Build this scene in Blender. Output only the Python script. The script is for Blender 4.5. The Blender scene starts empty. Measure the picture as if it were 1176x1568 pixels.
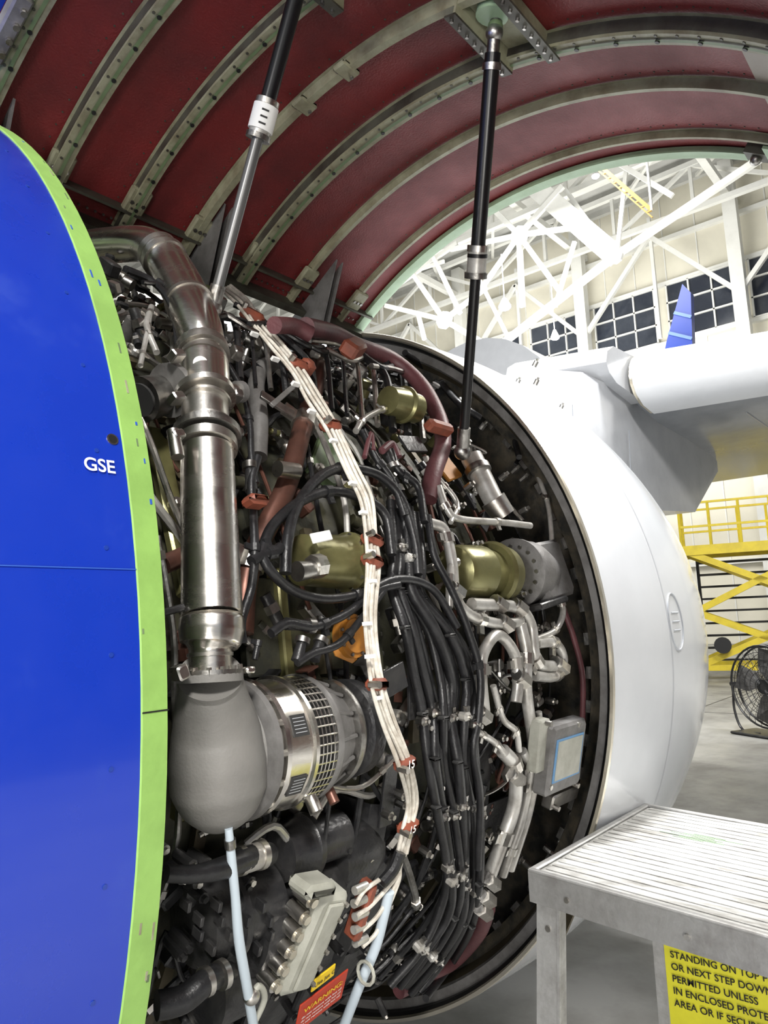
import bpy, math, random
import numpy as np
from mathutils import Vector, Matrix
random.seed(7)
V=Vector
sc=bpy.context.scene
# ------------------------------------------------------------------ camera
F=1120.0; CX,CY=588.0,784.0        # survey frame 1176x1568 (= 1659x2212 / 1.4107)
phi=math.radians(50); pit=math.radians(8.4); rol=math.radians(2.3)
O=V((0,0,1.6))
fw=V((math.sin(phi)*math.cos(pit),math.cos(phi)*math.cos(pit),math.sin(pit)))
r0=V((math.cos(phi),-math.sin(phi),0)); u0=r0.cross(fw)
up=u0*math.cos(rol)+r0*math.sin(rol); rt=r0*math.cos(rol)-u0*math.sin(rol)
cam=bpy.data.cameras.new('camera'); co=bpy.data.objects.new('camera',cam); sc.collection.objects.link(co)
M=Matrix((rt,up,-fw)).transposed().to_4x4(); M.translation=O; co.matrix_world=M
cam.sensor_fit='VERTICAL'; cam.sensor_height=36; cam.sensor_width=27; cam.lens=F/1568*36
cam.clip_start=0.02; cam.clip_end=300
sc.camera=co
# ------------------------------------------------------------------ survey helpers
D,ZC=1.77,1.5                      # engine axis: y=D, z=ZC, runs along +X
def ray(px,py): return fw+rt*((px-CX)/F)+up*((CY-py)/F)
def proj(P):
    d=P-O; w=d.dot(fw); return (CX+F*d.dot(rt)/w, CY-F*d.dot(up)/w)
def depth(P): return (P-O).dot(fw)
def cylhit(px,py,R,cy=D,cz=ZC,far=False):
    d=ray(px,py); oy,oz=O.y-cy,O.z-cz
    a=d.y**2+d.z**2; b=2*(oy*d.y+oz*d.z); c=oy*oy+oz*oz-R*R
    q=b*b-4*a*c
    if q<0: t=-b/(2*a)
    else: t=(-b+math.sqrt(q)*(1 if far else -1))/(2*a)
    return O+d*t
def E(px,py,R): return cylhit(px,py,R)
def PX(px,py,X): d=ray(px,py); return O+d*((X-O.x)/d.x)
def PY(px,py,Y): d=ray(px,py); return O+d*((Y-O.y)/d.y)
def PZ(px,py,Z): d=ray(px,py); return O+d*((Z-O.z)/d.z)
def PD(px,py,dist): return O+ray(px,py)*dist
def on(x,thd,R,cy=D,cz=ZC):
    t=math.radians(thd); return V((x,cy-R*math.sin(t),cz+R*math.cos(t)))
# ------------------------------------------------------------------ materials
MATS={}
def mat(name,c,rough=.5,metal=0,c2=None,sc_=8,amt=.5,bump=0,bsc=60,coat=0,emit=0,lo=.4,hi=.65,stretch=(1,1,1),rv=.0):
    m=bpy.data.materials.new(name); m.use_nodes=True; nt=m.node_tree; n=nt.nodes; l=nt.links
    b=n['Principled BSDF']; b.inputs['Roughness'].default_value=rough; b.inputs['Metallic'].default_value=metal
    b.inputs['Base Color'].default_value=(*c,1); b.inputs['Coat Weight'].default_value=coat
    b.inputs['Coat Roughness'].default_value=.10
    tc=n.new('ShaderNodeTexCoord'); mp=n.new('ShaderNodeMapping'); mp.inputs['Scale'].default_value=stretch
    l.new(tc.outputs['Object'],mp.inputs[0])
    if c2 is not None:
        ns=n.new('ShaderNodeTexNoise'); ns.inputs['Scale'].default_value=sc_; ns.inputs['Detail'].default_value=6; ns.inputs['Roughness'].default_value=.65
        l.new(mp.outputs[0],ns.inputs['Vector'])
        r=n.new('ShaderNodeMapRange'); r.inputs[1].default_value=lo; r.inputs[2].default_value=hi; r.inputs[4].default_value=amt
        l.new(ns.outputs['Fac'],r.inputs[0])
        mx=n.new('ShaderNodeMix'); mx.data_type='RGBA'; mx.inputs[6].default_value=(*c,1); mx.inputs[7].default_value=(*c2,1)
        l.new(r.outputs[0],mx.inputs[0]); l.new(mx.outputs[2],b.inputs['Base Color'])
        if rv:
            r2=n.new('ShaderNodeMapRange'); r2.inputs[1].default_value=.35; r2.inputs[2].default_value=.7
            r2.inputs[3].default_value=rough; r2.inputs[4].default_value=rough+rv
            l.new(ns.outputs['Fac'],r2.inputs[0]); l.new(r2.outputs[0],b.inputs['Roughness'])
    if bump:
        nb=n.new('ShaderNodeTexNoise'); nb.inputs['Scale'].default_value=bsc; nb.inputs['Detail'].default_value=4
        l.new(mp.outputs[0],nb.inputs['Vector'])
        bm=n.new('ShaderNodeBump'); bm.inputs['Strength'].default_value=bump; bm.inputs['Distance'].default_value=.01
        l.new(nb.outputs['Fac'],bm.inputs['Height']); l.new(bm.outputs[0],b.inputs['Normal'])
    if emit:
        b.inputs['Emission Color'].default_value=(*c,1); b.inputs['Emission Strength'].default_value=emit
    MATS[name]=m; return m
mat('blue_paint',(.006,.032,.36),.22,0,(.03,.075,.40),7,.35,.02,9,.5,rv=.2,lo=.57,hi=.74)
mat('green_edge',(.24,.42,.10),.5,0,(.17,.30,.07),14,.6,.1,40)
mat('primer_green',(.14,.20,.10),.5,0,(.05,.07,.03),10,.7)
mat('white_text',(.8,.85,.9),.5)
mat('door_red',(.165,.016,.017),.5,0,(.095,.013,.014),5,.8,.2,220,rv=.15)
mat('rib_olive',(.28,.28,.19),.5,0,(.15,.13,.08),18,.8,.1,60)
mat('rib_mint',(.30,.42,.28),.45,0,(.2,.28,.16),15,.5)
mat('beam_dark',(.085,.085,.065),.5,.2,(.03,.022,.018),12,.8)
mat('tan_patch',(.30,.27,.22),.5,0,(.2,.17,.14),6,.6)
mat('white_paint',(.72,.74,.77),.16,0,(.64,.66,.69),3,.6,.02,5,.6,rv=.08)
mat('reverser_inner',(.022,.022,.02),.45,0,(.11,.09,.06),20,.6,.3,50)
mat('seal_black',(.008,.008,.008),.4)
mat('rim_brown',(.12,.10,.06),.45,.4,(.04,.03,.025),14,.7)
mat('grey_paint',(.42,.43,.45),.25,0,(.34,.35,.37),4,.6,0,20,.3)
mat('seam_grey',(.42,.44,.47),.4)
mat('seam_blue',(.03,.09,.40),.4)
mat('wing_under',(.27,.29,.32),.22,0,(.20,.22,.25),2.5,.8,0,20,.4)
mat('bare_edge',(.75,.70,.58),.25,.8)
mat('steel',(.68,.66,.62),.24,1,(.28,.25,.22),12,.8,.05,80,rv=.25)
mat('steel_brushed',(.86,.83,.78),.20,1,(.62,.58,.53),6,.8,.03,40,stretch=(1,1,3),rv=.14)
mat('steel_dull',(.44,.43,.41),.36,1,(.14,.13,.12),24,.85,.1,90)
mat('tube_light',(.58,.57,.54),.33,.5,(.26,.24,.21),20,.75,.03,60)
mat('grey_boot',(.17,.165,.155),.55,0,(.24,.23,.215),5,.7,.10,260)
mat('grey_cast',(.20,.195,.19),.5,.3,(.09,.085,.08),14,.8,.08,120)
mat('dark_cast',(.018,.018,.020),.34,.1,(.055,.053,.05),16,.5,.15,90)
mat('fan_case',(.030,.031,.024),.5,.2,(.09,.085,.045),7,.8,.2,60)
mat('olive',(.21,.20,.085),.30,.5,(.12,.11,.05),12,.75,.05,60)
mat('black_hose',(.009,.009,.010),.36,0,(.03,.03,.032),30,.5,.1,200)
mat('white_cable',(.70,.67,.60),.5,0,(.36,.31,.25),30,.85,.1,120)
mat('clamp_red',(.25,.065,.035),.5,0,(.13,.04,.025),30,.7)
mat('hose_maroon',(.13,.045,.050),.5,0,(.075,.030,.035),12,.6,.1,150)
mat('pipe_brown',(.18,.08,.058),.38,.55,(.07,.035,.028),10,.85)
mat('orange',(.45,.18,.02),.5,0,(.22,.09,.02),20,.7)
mat('box_grey',(.40,.40,.35),.5,0,(.22,.22,.18),16,.6,.05,50)
mat('label_dark',(.03,.03,.03),.5)
mat('label_white',(.8,.8,.78),.5)
mat('label_blue',(.12,.28,.50),.5)
mat('label_red',(.45,.04,.015),.5)
mat('label_yellow',(.8,.55,.02),.5)
mat('tube_bluewhite',(.52,.60,.67),.35)
mat('rod_black',(.006,.006,.007),.3)
mat('rod_grey',(.15,.15,.15),.32,.6)
mat('aluminium',(.52,.52,.51),.42,.55,(.30,.29,.28),16,.8,.12,60,rv=.2)
mat('alu_worn',(.62,.62,.60),.5,.15,(.22,.21,.19),6,.9,.12,50,stretch=(6,1.5,1),lo=.42,hi=.66)
mat('sign_yellow',(.70,.66,.03),.5,0,(.5,.47,.03),8,.6)
mat('black',(.008,.008,.008),.5)
mat('concrete',(.30,.30,.29),.32,0,(.13,.125,.115),.9,.9,.06,12,.0,rv=.25)
mat('hangar_cream',(.76,.73,.62),.6,0,(.66,.63,.54),.6,.6)
mat('hangar_white',(.80,.80,.77),.5,0,(.66,.66,.63),1.2,.5)
mat('hangar_ceiling',(.54,.54,.52),.7,0,(.38,.38,.36),.7,.6)
mat('glass_dark',(.02,.025,.04),.12,0,(.06,.07,.09),.4,.8)
mat('crane_yellow',(.45,.28,.06),.5)
mat('stand_yellow',(.70,.55,.03),.45,0,(.5,.38,.03),4,.6)
mat('tail_blue',(.012,.04,.28),.3)
mat('tail_light_blue',(.10,.18,.50),.4)
mat('lamp',(1,.97,.9),.5,emit=80)
# ------------------------------------------------------------------ geometry builder
def catmull(P,sub=6):
    P=[V(p) for p in P]
    if len(P)<3: return P
    Q=[P[0]*2-P[1]]+P+[P[-1]*2-P[-2]]; out=[]
    for i in range(1,len(Q)-2):
        a,b,c,d=Q[i-1:i+3]
        for k in range(sub):
            t=k/sub
            out.append(.5*((2*b)+(c-a)*t+(2*a-5*b+4*c-d)*t*t+(3*b-a-3*c+d)*t**3))
    out.append(P[-1]); return out
def lerp_list(r,n):
    return list(np.interp(np.linspace(0,len(r)-1,n),range(len(r)),r))
class G:
    def __init__(s): s.v=[];s.f=[];s.m=[];s.names=[]
    def mi(s,m):
        if m not in s.names: s.names.append(m)
        return s.names.index(m)
    def add(s,vs,fs,m):
        o=len(s.v); s.v+= [tuple(p) for p in vs]; k=s.mi(m)
        for f in fs: s.f.append(tuple(i+o for i in f)); s.m.append(k)
    def sweep(s,P,R,m,seg=10,cap=True):
        n=len(P); R=R if hasattr(R,'__len__') else [R]*n
        T=[(P[min(i+1,n-1)]-P[max(i-1,0)]) for i in range(n)]
        T=[t.normalized() if t.length>1e-9 else V((0,0,1)) for t in T]
        a=V((0,0,1)) if abs(T[0].z)<.9 else V((1,0,0))
        N=(a-T[0]*a.dot(T[0])).normalized(); vs=[]
        for i in range(n):
            N=(N-T[i]*N.dot(T[i]));
            if N.length<1e-6: N=T[i].orthogonal()
            N.normalize(); B=T[i].cross(N)
            for k in range(seg):
                an=2*math.pi*k/seg; vs.append(P[i]+(N*math.cos(an)+B*math.sin(an))*R[i])
        fs=[(i*seg+k,i*seg+(k+1)%seg,(i+1)*seg+(k+1)%seg,(i+1)*seg+k) for i in range(n-1) for k in range(seg)]
        if cap: fs+= [tuple(range(seg))[::-1], tuple((n-1)*seg+k for k in range(seg))]
        s.add(vs,fs,m)
    def tube(s,P,r,m,seg=10,sub=6):
        Q=catmull(P,sub); R=r if not hasattr(r,'__len__') else lerp_list(r,len(Q))
        s.sweep(Q,R,m,seg); return Q
    def cyl(s,a,b,r,m,r2=None,seg=16): s.sweep([V(a),V(b)],[r,r if r2 is None else r2],m,seg)
    def stations(s,st,m,ax,o,seg=40):
        ax=V(ax).normalized(); s.sweep([V(o)+ax*(a+1e-6*i) for i,(a,b) in enumerate(st)],[b for a,b in st],m,seg)
    def box(s,c,ax,sz,m,bev=0):
        ax=[V(a).normalized() for a in ax]; h=[k/2 for k in sz]
        if bev<=0:
            vs=[V(c)+ax[0]*(h[0]*i)+ax[1]*(h[1]*j)+ax[2]*(h[2]*k) for i in(-1,1) for j in(-1,1) for k in(-1,1)]
            s.add(vs,[(0,1,3,2),(4,6,7,5),(0,4,5,1),(2,3,7,6),(0,2,6,4),(1,5,7,3)],m)
        else:
            b=min(bev,min(h)*.9); lv=[(-h[2],b),(-h[2]+b,0),(h[2]-b,0),(h[2],b)]
            vs=[]
            for z,inn in lv:
                X,Y=h[0]-inn,h[1]-inn
                for a_,b_ in((-X,-Y+b),(-X+b,-Y),(X-b,-Y),(X,-Y+b),(X,Y-b),(X-b,Y),(-X+b,Y),(-X,Y-b)):
                    vs.append(V(c)+ax[0]*a_+ax[1]*b_+ax[2]*z)
            fs=[(l*8+k,l*8+(k+1)%8,(l+1)*8+(k+1)%8,(l+1)*8+k) for l in range(3) for k in range(8)]
            fs+=[tuple(range(8))[::-1],tuple(24+k for k in range(8))]
            s.add(vs,fs,m)
    def beam(s,a,b,w,h,m,upv=(0,0,1)):
        a=V(a);b=V(b);d=(b-a); L=d.length; d.normalize(); u=V(upv)
        if abs(d.dot(u))>.95: u=V((1,0,0))
        x=d.cross(u).normalized(); y=x.cross(d)
        s.box((a+b)/2,(x,y,d),(w,h,L),m)
    def revolve(s,prof,m,t0=0,t1=360,n=96,cy=D,cz=ZC):
        vs=[];k=len(prof)
        for i in range(n+1):
            t=t0+(t1-t0)*i/n
            for x,R in prof: vs.append(on(x,t,R,cy,cz))
        fs=[(i*k+j,i*k+j+1,(i+1)*k+j+1,(i+1)*k+j) for i in range(n) for j in range(k-1)]
        s.add(vs,fs,m)
    def sphere(s,c,r,m,sq=(1,1,1),n=14):
        vs=[];
        for i in range(n+1):
            a=math.pi*i/n
            for k in range(2*n):
                b=math.pi*k/n; vs.append(V(c)+V((math.sin(a)*math.cos(b)*sq[0],math.sin(a)*math.sin(b)*sq[1],math.cos(a)*sq[2]))*r)
        s.add(vs,[(i*2*n+k,i*2*n+(k+1)%(2*n),(i+1)*2*n+(k+1)%(2*n),(i+1)*2*n+k) for i in range(n) for k in range(2*n)],m)
    def text(s,txt,P,X,Y,size,m,center=False,off=.0005):
        cu=bpy.data.curves.new('t','FONT'); cu.body=txt; cu.size=size; cu.offset=size*.015
        if center: cu.align_x='CENTER'
        ob=bpy.data.objects.new('t',cu); sc.collection.objects.link(ob)
        bpy.context.view_layer.update()
        me=ob.to_mesh(); X=V(X).normalized();Y=V(Y).normalized();Z=X.cross(Y)
        s.add([V(P)+X*v.co.x+Y*v.co.y+Z*off for v in me.vertices],[tuple(p.vertices) for p in me.polygons],m)
        ob.to_mesh_clear(); bpy.data.objects.remove(ob)
    def build(s,name,parent=None,ang=35):
        me=bpy.data.meshes.new(name); me.from_pydata(s.v,[],s.f)
        for nm in s.names: me.materials.append(MATS[nm])
        me.polygons.foreach_set('material_index',s.m); me.polygons.foreach_set('use_smooth',[True]*len(s.f))
        me.update(); me.set_sharp_from_angle(angle=math.radians(ang))
        ob=bpy.data.objects.new(name,me); sc.collection.objects.link(ob)
        if parent: ob.parent=parent
        return ob
def empty(name,parent=None):
    e=bpy.data.objects.new(name,None); sc.collection.objects.link(e); e.empty_display_size=.1
    if parent: e.parent=parent
    return e
def frame(P):
    rad=V((0,P.y-D,P.z-ZC)).normalized(); t1=V((1,0,0)); t2=rad.cross(t1)
    if t2.z<0: t2=-t2
    return t1,t2,rad
def pxm(P): return depth(P)/F
def etube(g,pts,rpx,m,R=.93,seg=10,clamps=0,cm='steel'):
    P=[E(p[0],p[1],p[2] if len(p)>2 else R) for p in pts]
    dm=sum(pxm(p) for p in P)/len(P)
    r=[a*dm for a in rpx] if hasattr(rpx,'__len__') else rpx*dm
    Q=g.tube(P,r,m,seg)
    for i in range(clamps):
        k=int((i+.5)/clamps*(len(Q)-2)); d=(Q[k+1]-Q[k]).normalized(); rr=(r if not hasattr(r,'__len__') else lerp_list(r,len(Q))[k])
        g.cyl(Q[k]-d*rr*.9,Q[k]+d*rr*.9,rr*1.3,cm,seg=10)
        t1,t2,rad=frame(Q[k]); s_=d.cross(rad).normalized()
        g.box(Q[k]+s_*rr*1.8,(d,s_,rad),(rr*1.4,rr*1.6,rr*.7),cm)
    return Q
def dtube(g,pts,rpx,m,seg=32):     # (px,py,range) points, px radii
    P=[PD(*p) for p in pts]; r=[a*p[2]/F for a,p in zip(rpx,pts)]
    return g.tube(P,r,m,seg)
def ecyl(g,a,b,R,r,m,r2=None,seg=24):
    A=E(a[0],a[1],R);B=E(b[0],b[1],R); k=pxm(A); g.cyl(A,B,r*k,m,(r2 if r2 is not None else r)*k,seg); return A,B
def ebox(g,px,py,R,w,h,dp,rot,m,bev=.002):
    P=E(px,py,R); t1,t2,rad=frame(P)
    c,s_=math.cos(math.radians(rot)),math.sin(math.radians(rot))
    a=t1*c+t2*s_; b=-t1*s_+t2*c
    def s(v):
        p=proj(P);q=proj(P+v*.01); return math.hypot(p[0]-q[0],p[1]-q[1])/.01
    W,H=w/s(a),h/s(b)
    g.box(P,(a,b,rad),(W,H,dp),m,bev); return P,a,b,rad,W,H
# ================================================================== INLET COWL
RI=1.105; XI=.437; GB=.029
g=G()
out=[(-.85,.86),(-.84,.92),(-.8,.97),(-.7,1.02),(-.5,1.07),(-.2,1.097),(.1,RI),(XI-GB,RI)]
g.revolve(out,'blue_paint',n=160)
g.revolve([(XI-GB,RI),(XI-GB+.001,RI+.002),(XI,RI+.002),(XI,RI-.015)],'green_edge',n=160)
g.revolve([(XI,RI-.015),(XI-.03,RI-.015),(XI-.03,.84)],'primer_green',n=120)
g.revolve([(-.85,.86),(-.83,.80),(-.7,.77),(.4,.79)],'grey_paint',n=96)
P=cylhit(100,869,RI); th=math.degrees(math.atan2(D-P.y,P.z-ZC))
g.revolve([(-.2,1.0982),(.1,RI+.0012),(XI-GB,RI+.0012)],'seam_blue',th-.03,th+.03,n=2)
P=cylhit(230,1090,RI); th=math.degrees(math.atan2(D-P.y,P.z-ZC))
g.revolve([(XI-GB,RI+.0028),(XI+.001,RI+.0028)],'black',th-.04,th+.04,n=2)
P=cylhit(172,673,RI); t1,t2,rad=frame(P)
g.cyl(P-rad*.004,P+rad*.0012,.005,'black'); g.cyl(P-rad*.004,P+rad*.001,.0065,'steel_dull')
P=cylhit(128,719,RI+.001); t1,t2,rad=frame(P)
g.text('GSE',P,t1,t2,.0205,'white_text',off=.0012)
for i in range(26):
    P=on(XI-.06,20+i*5.5,RI); t1,t2,rad=frame(P); g.cyl(P-rad*.002,P+rad*.0006,.0025,'tail_blue',seg=8)
for i in range(40):   # scuffs on the edge band
    P=on(XI-random.uniform(.002,.026),random.uniform(15,165),RI+.002); t1,t2,rad=frame(P); g.box(P,(t1,t2,rad),(random.uniform(.001,.003),random.uniform(.004,.018),.0006),random.choice(['primer_green','seam_blue','rib_olive']))
g.build('engine_inlet_cowl')
# ================================================================== FAN COWL DOOR (open)
al=math.radians(53); hx,hz=.27,-1.01
CYp=(D-.27)+hx*math.cos(al)+hz*math.sin(al); CZp=(ZC+1.01)-hx*math.sin(al)+hz*math.cos(al)
RD=1.055; T0,T1=-38,112
def dn(x,t,R): return on(x,t,R,CYp,CZp)
def dax(t): return ((1,0,0),dn(0,t,1)-dn(0,t,0),dn(0,t+90,1)-dn(0,t+90,0))
door=empty('fan_cowl_door')
g=G(); g.revolve([(.46,RD),(1.675,RD)],'door_red',T0,T1,90,CYp,CZp)
g.revolve([(1.675,RD),(1.69,RD),(1.69,RD+.012),(.45,RD+.012),(.45,RD),(.46,RD)],'tail_blue',T0,T1,90,CYp,CZp)
g.build('door_skin',door)
g=G()
ribs=[(.50,.028,.03),(.66,.030,.03),(.84,.027,.028),(1.01,.016,.026),(1.19,.034,.032),(1.375,.011,.022),(1.585,.009,.018)]
for x,w,h in ribs:
    m='rib_olive'
    g.revolve([(x-w*.5-.006,RD-.002),(x-w*.5,RD-.003),(x-w*.5,RD-h),(x+w*.5,RD-h),(x+w*.5,RD-h+.006)],m,T0,T1,90,CYp,CZp)
    if w>.02:
        g.revolve([(x-w*.5-.0006,RD-.004),(x-w*.5-.0006,RD-h+.006)],'beam_dark',T0,T1,90,CYp,CZp)
        g.revolve([(x-w*.12,RD-h-.003),(x+w*.12,RD-h-.003)],'primer_green',T0,T1,90,CYp,CZp)
        for i in range(64):
            t=T0+3+i*(T1-T0-6)/64
            g.cyl(dn(x-w*.32,t,RD-h-.0015),dn(x-w*.32,t,RD-h+.002),.003,'beam_dark',seg=8)
            if i%2: g.cyl(dn(x+w*.05,t,RD-h-.005),dn(x+w*.05,t,RD-h+.002),.0045,'black',seg=8)
    for i in range(90):
        t=T0+2+i*(T1-T0-4)/90; g.cyl(dn(x-w*.5-.02,t,RD-.0015),dn(x-w*.5-.02,t,RD+.001),.002,'beam_dark',seg=6)
g.revolve([(1.655,RD-.003),(1.655,RD-.016),(1.675,RD-.018),(1.692,RD-.014),(1.692,RD+.012)],'rib_mint',T0,T1,90,CYp,CZp)
g.revolve([(.455,RD-.03),(.49,RD-.03)],'rib_mint',T0,T1,90,CYp,CZp)
g.build('door_frames',door)
g=G()
for t,h in((T0+1,.05),(T0+4.5,.03)):
    g.box((dn(.46,t,RD-h/2)+dn(1.68,t,RD-h/2))/2,dax(t),(1.22,h,.006 if h<.05 else .02),'beam_dark')
for k in range(60):
    g.cyl(dn(.5+k*.0195,T0+2.5,RD-.004),dn(.5+k*.0195,T0+2.5,RD-.008),.003,'steel_dull',seg=6)
for x in (.52,1.04,1.43):
    for dx in(-.012,.012):
        a=dn(x+dx,T0-1,RD-.01);b=dn(x+dx,T0+11,RD-.015);c=dn(x+dx,T0-3,RD-.14);e=dn(x+dx,T0+.5,RD-.15)
        g.add([a,b,e,c]+[q+V((.005,0,0)) for q in(a,b,e,c)],[(0,1,2,3),(7,6,5,4),(0,4,5,1),(1,5,6,2),(2,6,7,3)],'grey_cast')
for x,w,h in ribs[1:]:
    g.box(dn(x,T0+6,RD-.016),dax(T0+6),(.05,.018,.07),'rib_olive',.004)
    for k in range(3): g.cyl(dn(x+.014*(k-1),T0+6,RD-.024),dn(x+.014*(k-1),T0+6,RD-.029),.005,'steel_dull',seg=6)
for (px,py) in((757,50),(470,-70)):
    P=cylhit(px,py,RD-.05,CYp,CZp,True); t=math.degrees(math.atan2(CYp-P.y,P.z-CZp)); A_=dax(t)
    for s in(-1,1):
        g.box(dn(P.x+.03,t+s*2.4,RD-.022),A_,(.20,.042,.005),'rib_olive'); g.box(dn(P.x+.03,t+s*3.0,RD-.043),A_,(.20,.004,.025),'beam_dark')
        for k in range(8): g.cyl(dn(P.x-.06+k*.025,t+s*3.1,RD-.043),dn(P.x-.06+k*.025,t+s*3.1,RD-.05),.0035,'steel_dull',seg=6)
    g.box(dn(P.x+.03,t,RD-.008),A_,(.20,.006,.08),'rib_olive')
    g.sphere(dn(P.x,t,RD-.04),.014,'primer_green'); g.cyl(dn(P.x-.015,t,RD-.03),dn(P.x-.015,t,RD),.03,'rib_mint'); g.cyl(dn(P.x,t,RD-.045),dn(P.x,t,RD),.012,'steel_dull')
P=cylhit(400,120,RD-.03,CYp,CZp,True); t=math.degrees(math.atan2(CYp-P.y,P.z-CZp))
for dt in(0,7): g.box(dn(1.01,t+dt,RD-.022),dax(t+dt),(.05,.012,.035),'rib_olive',.004); g.cyl(dn(1.025,t+dt,RD-.026),dn(1.025,t+dt,RD-.032),.004,'steel_dull',seg=6)
P=cylhit(1128,188,RD-.03,CYp,CZp,True); t=math.degrees(math.atan2(CYp-P.y,P.z-CZp)); g.box(dn(1.63,t,RD-.02),dax(t),(.04,.02,.05),'beam_dark'); g.sphere(dn(1.63,t,RD-.035),.012,'steel_dull'); g.box(dn(1.60,t+3,RD-.03),dax(t),(.06,.006,.05),'rib_mint')
# forward-edge latch brackets
P=cylhit(30,50,RD-.03,CYp,CZp,True); t=math.degrees(math.atan2(CYp-P.y,P.z-CZp))
g.box(dn(.47,t,RD-.03),dax(t),(.03,.03,.14),'grey_cast',.004)
for k in range(4): g.cyl(dn(.475,t-2.5+k*1.7,RD-.044),dn(.475,t-2.5+k*1.7,RD-.052),.006,'steel',seg=8)
g.build('door_fittings',door)
g=G(); P=cylhit(1120,40,RD,CYp,CZp,True); t=math.degrees(math.atan2(CYp-P.y,P.z-CZp)); g.revolve([(1.21,RD-.003),(1.65,RD-.003)],'tan_patch',t,t+16,20,CYp,CZp); g.build('door_repair_patch',door)
g=G(); g.revolve([(.46,1.03),(1.675,1.03)],'door_red',-15,-172,60); g.revolve([(.46,1.05),(1.675,1.05)],'blue_paint',-15,-172,60)
for x in(.66,.84,1.01,1.19,1.37,1.58): g.revolve([(x,1.03),(x,.99),(x+.03,.99),(x+.03,1.0)],'rib_olive',-15,-172,60)
g.build('fan_cowl_door.001')
# ================================================================== THRUST REVERSER COWL
g=G()
prof=[(1.67,1.05),(1.8,1.060),(2.0,1.064),(2.3,1.042),(2.6,.980),(2.8,.92),(3.0,.85),(3.25,.757),(3.5,.66),(3.7,.60)]
Q=catmull([V((a,b,0)) for a,b in prof],4); g.revolve([(p.x,p.y) for p in Q],'white_paint',0,360,160)
g.revolve([(1.667,1.052),(1.660,1.050),(1.660,1.042),(1.668,1.038)],'bare_edge',n=160)
g.revolve([(1.668,1.038),(1.675,1.030),(1.69,1.028)],'seal_black',n=160)
g.revolve([(1.69,1.028),(1.69,1.005),(1.70,1.0)],'grey_cast',n=160)
g.revolve([(1.70,1.0),(1.74,.985)],'rim_brown',n=160)
g.revolve([(1.74,.985),(1.75,.955),(1.83,.95),(1.83,.80)],'reverser_inner',n=140)
g.revolve([(3.7,.60),(3.66,.57),(3.4,.55),(3.4,.2),(4.1,.12)],'dark_cast',n=60)
for t in range(18,170,5):
    P=on(1.752,t,.95);g.box(P,frame(P),(.012,.03,.012),'steel_dull')
    P=on(1.80,t+3,.94);g.sphere(P,.008,'steel_dull',n=5)
g.revolve([(2.02,1.0648),(2.023,1.0648)],'seam_grey',5,175,80)
g.build('thrust_reverser_cowl')
g=G()
def rr(x): return float(np.interp(x,[p.x for p in Q],[p.y for p in Q]))
PP=cylhit(1029,952,1.05); px0=PP.x; th0=math.degrees(math.atan2(D-PP.y,PP.z-ZC)); ring=[]
for i in range(40):
    a=2*math.pi*i/40; x=px0+.06*math.cos(a); ring.append(on(x,th0+4.2*math.sin(a),rr(x)+.001))
g.sweep(ring+[ring[0]],.0022,'seam_grey',6)
for k in(-1,0,1): g.sweep([on(px0-.03,th0+k*1.3,rr(px0-.03)+.001),on(px0+.03,th0+k*1.3,rr(px0+.03)+.001)],.0022,'seam_grey',5)
o=g.build('access_panel'); o.parent=bpy.data.objects['thrust_reverser_cowl']
# ================================================================== PYLON
g=G()
st=[(.5,2.50,.16),(1.2,2.53,.2),(1.9,2.56,.25),(2.4,2.585,.26),(3.0,2.74,.26),(3.9,3.0,.24),(5.2,3.04,.2),(6.3,2.9,.08)]
zb=[2.38,2.38,2.38,2.3,2.2,2.15,2.25,2.7]
vs=[];
for (x,zt,hw),b in zip(st,zb):
    for y,z in((-hw,b),(-hw*1.02,zt-.12),(-hw*.75,zt-.04),(-hw*.3,zt),(hw*.3,zt),(hw*.75,zt-.04),(hw*1.02,zt-.12),(hw,b)): vs.append(V((x,D+y,z)))
fs=[(i*8+k,i*8+(k+1)%8,(i+1)*8+(k+1)%8,(i+1)*8+k) for i in range(7) for k in range(8)]+[tuple(range(8)),tuple(56+k for k in range(8))]
g.add(vs,[f for f in fs if max(f)<16],'beam_dark'); g.add(vs,[f for f in fs if max(f)>=16],'grey_paint')
for x in(2.6,3.2,3.9):
    g.sweep([V((x,D-.27,2.25)),V((x+.05,D-.268,2.6))],.002,'wing_under',5)
g.build('engine_pylon',ang=60)
# ================================================================== WING
wing=empty('aircraft_wing')
sec=[(0,0),(.03,.08),(.12,.15),(.4,.22),(1.2,.27),(2.5,.2),(4,.0),(4,-.02),(2.5,-.1),(1.2,-.16),(.5,-.16),(.15,-.12),(.03,-.06)]
sl=[(0,0),(.02,.06),(.07,.12),(.16,.17),(.34,.21),(.36,.205),(.26,.12),(.22,0),(.24,-.10),(.30,-.165),(.14,-.145),(.05,-.10),(.01,-.05)]
def loft(g,sec,ys,m,off=(0,0),x00=3.93,z00=2.90):
    n=len(sec);vs=[]
    for y in ys:
        k=1-.03*(1.6-y)
        for a,b in sec: vs.append(V((x00+.47*(1.58-y)+(a+off[0])*k,y,z00+.06*(1.58-y)+(b+off[1])*k)))
    fs=[(i*n+j,i*n+(j+1)%n,(i+1)*n+(j+1)%n,(i+1)*n+j) for i in range(len(ys)-1) for j in range(n)]+[tuple(range(n)),tuple((len(ys)-1)*n+j for j in range(n))]
    g.add(vs,fs,m)
g=G(); loft(g,sec,[5,1.6,0,-2,-6],'wing_under',(.12,.02))
for y in(1.1,.2,-.9,-2.2):
    x=3.93+.47*(1.58-y); z=2.90+.06*(1.58-y); g.sweep([V((x+.7,y,z-.142)),V((x+1.3,y,z-.140)),V((x+2.6,y,z-.08))],.004,'grey_paint',5)
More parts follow.
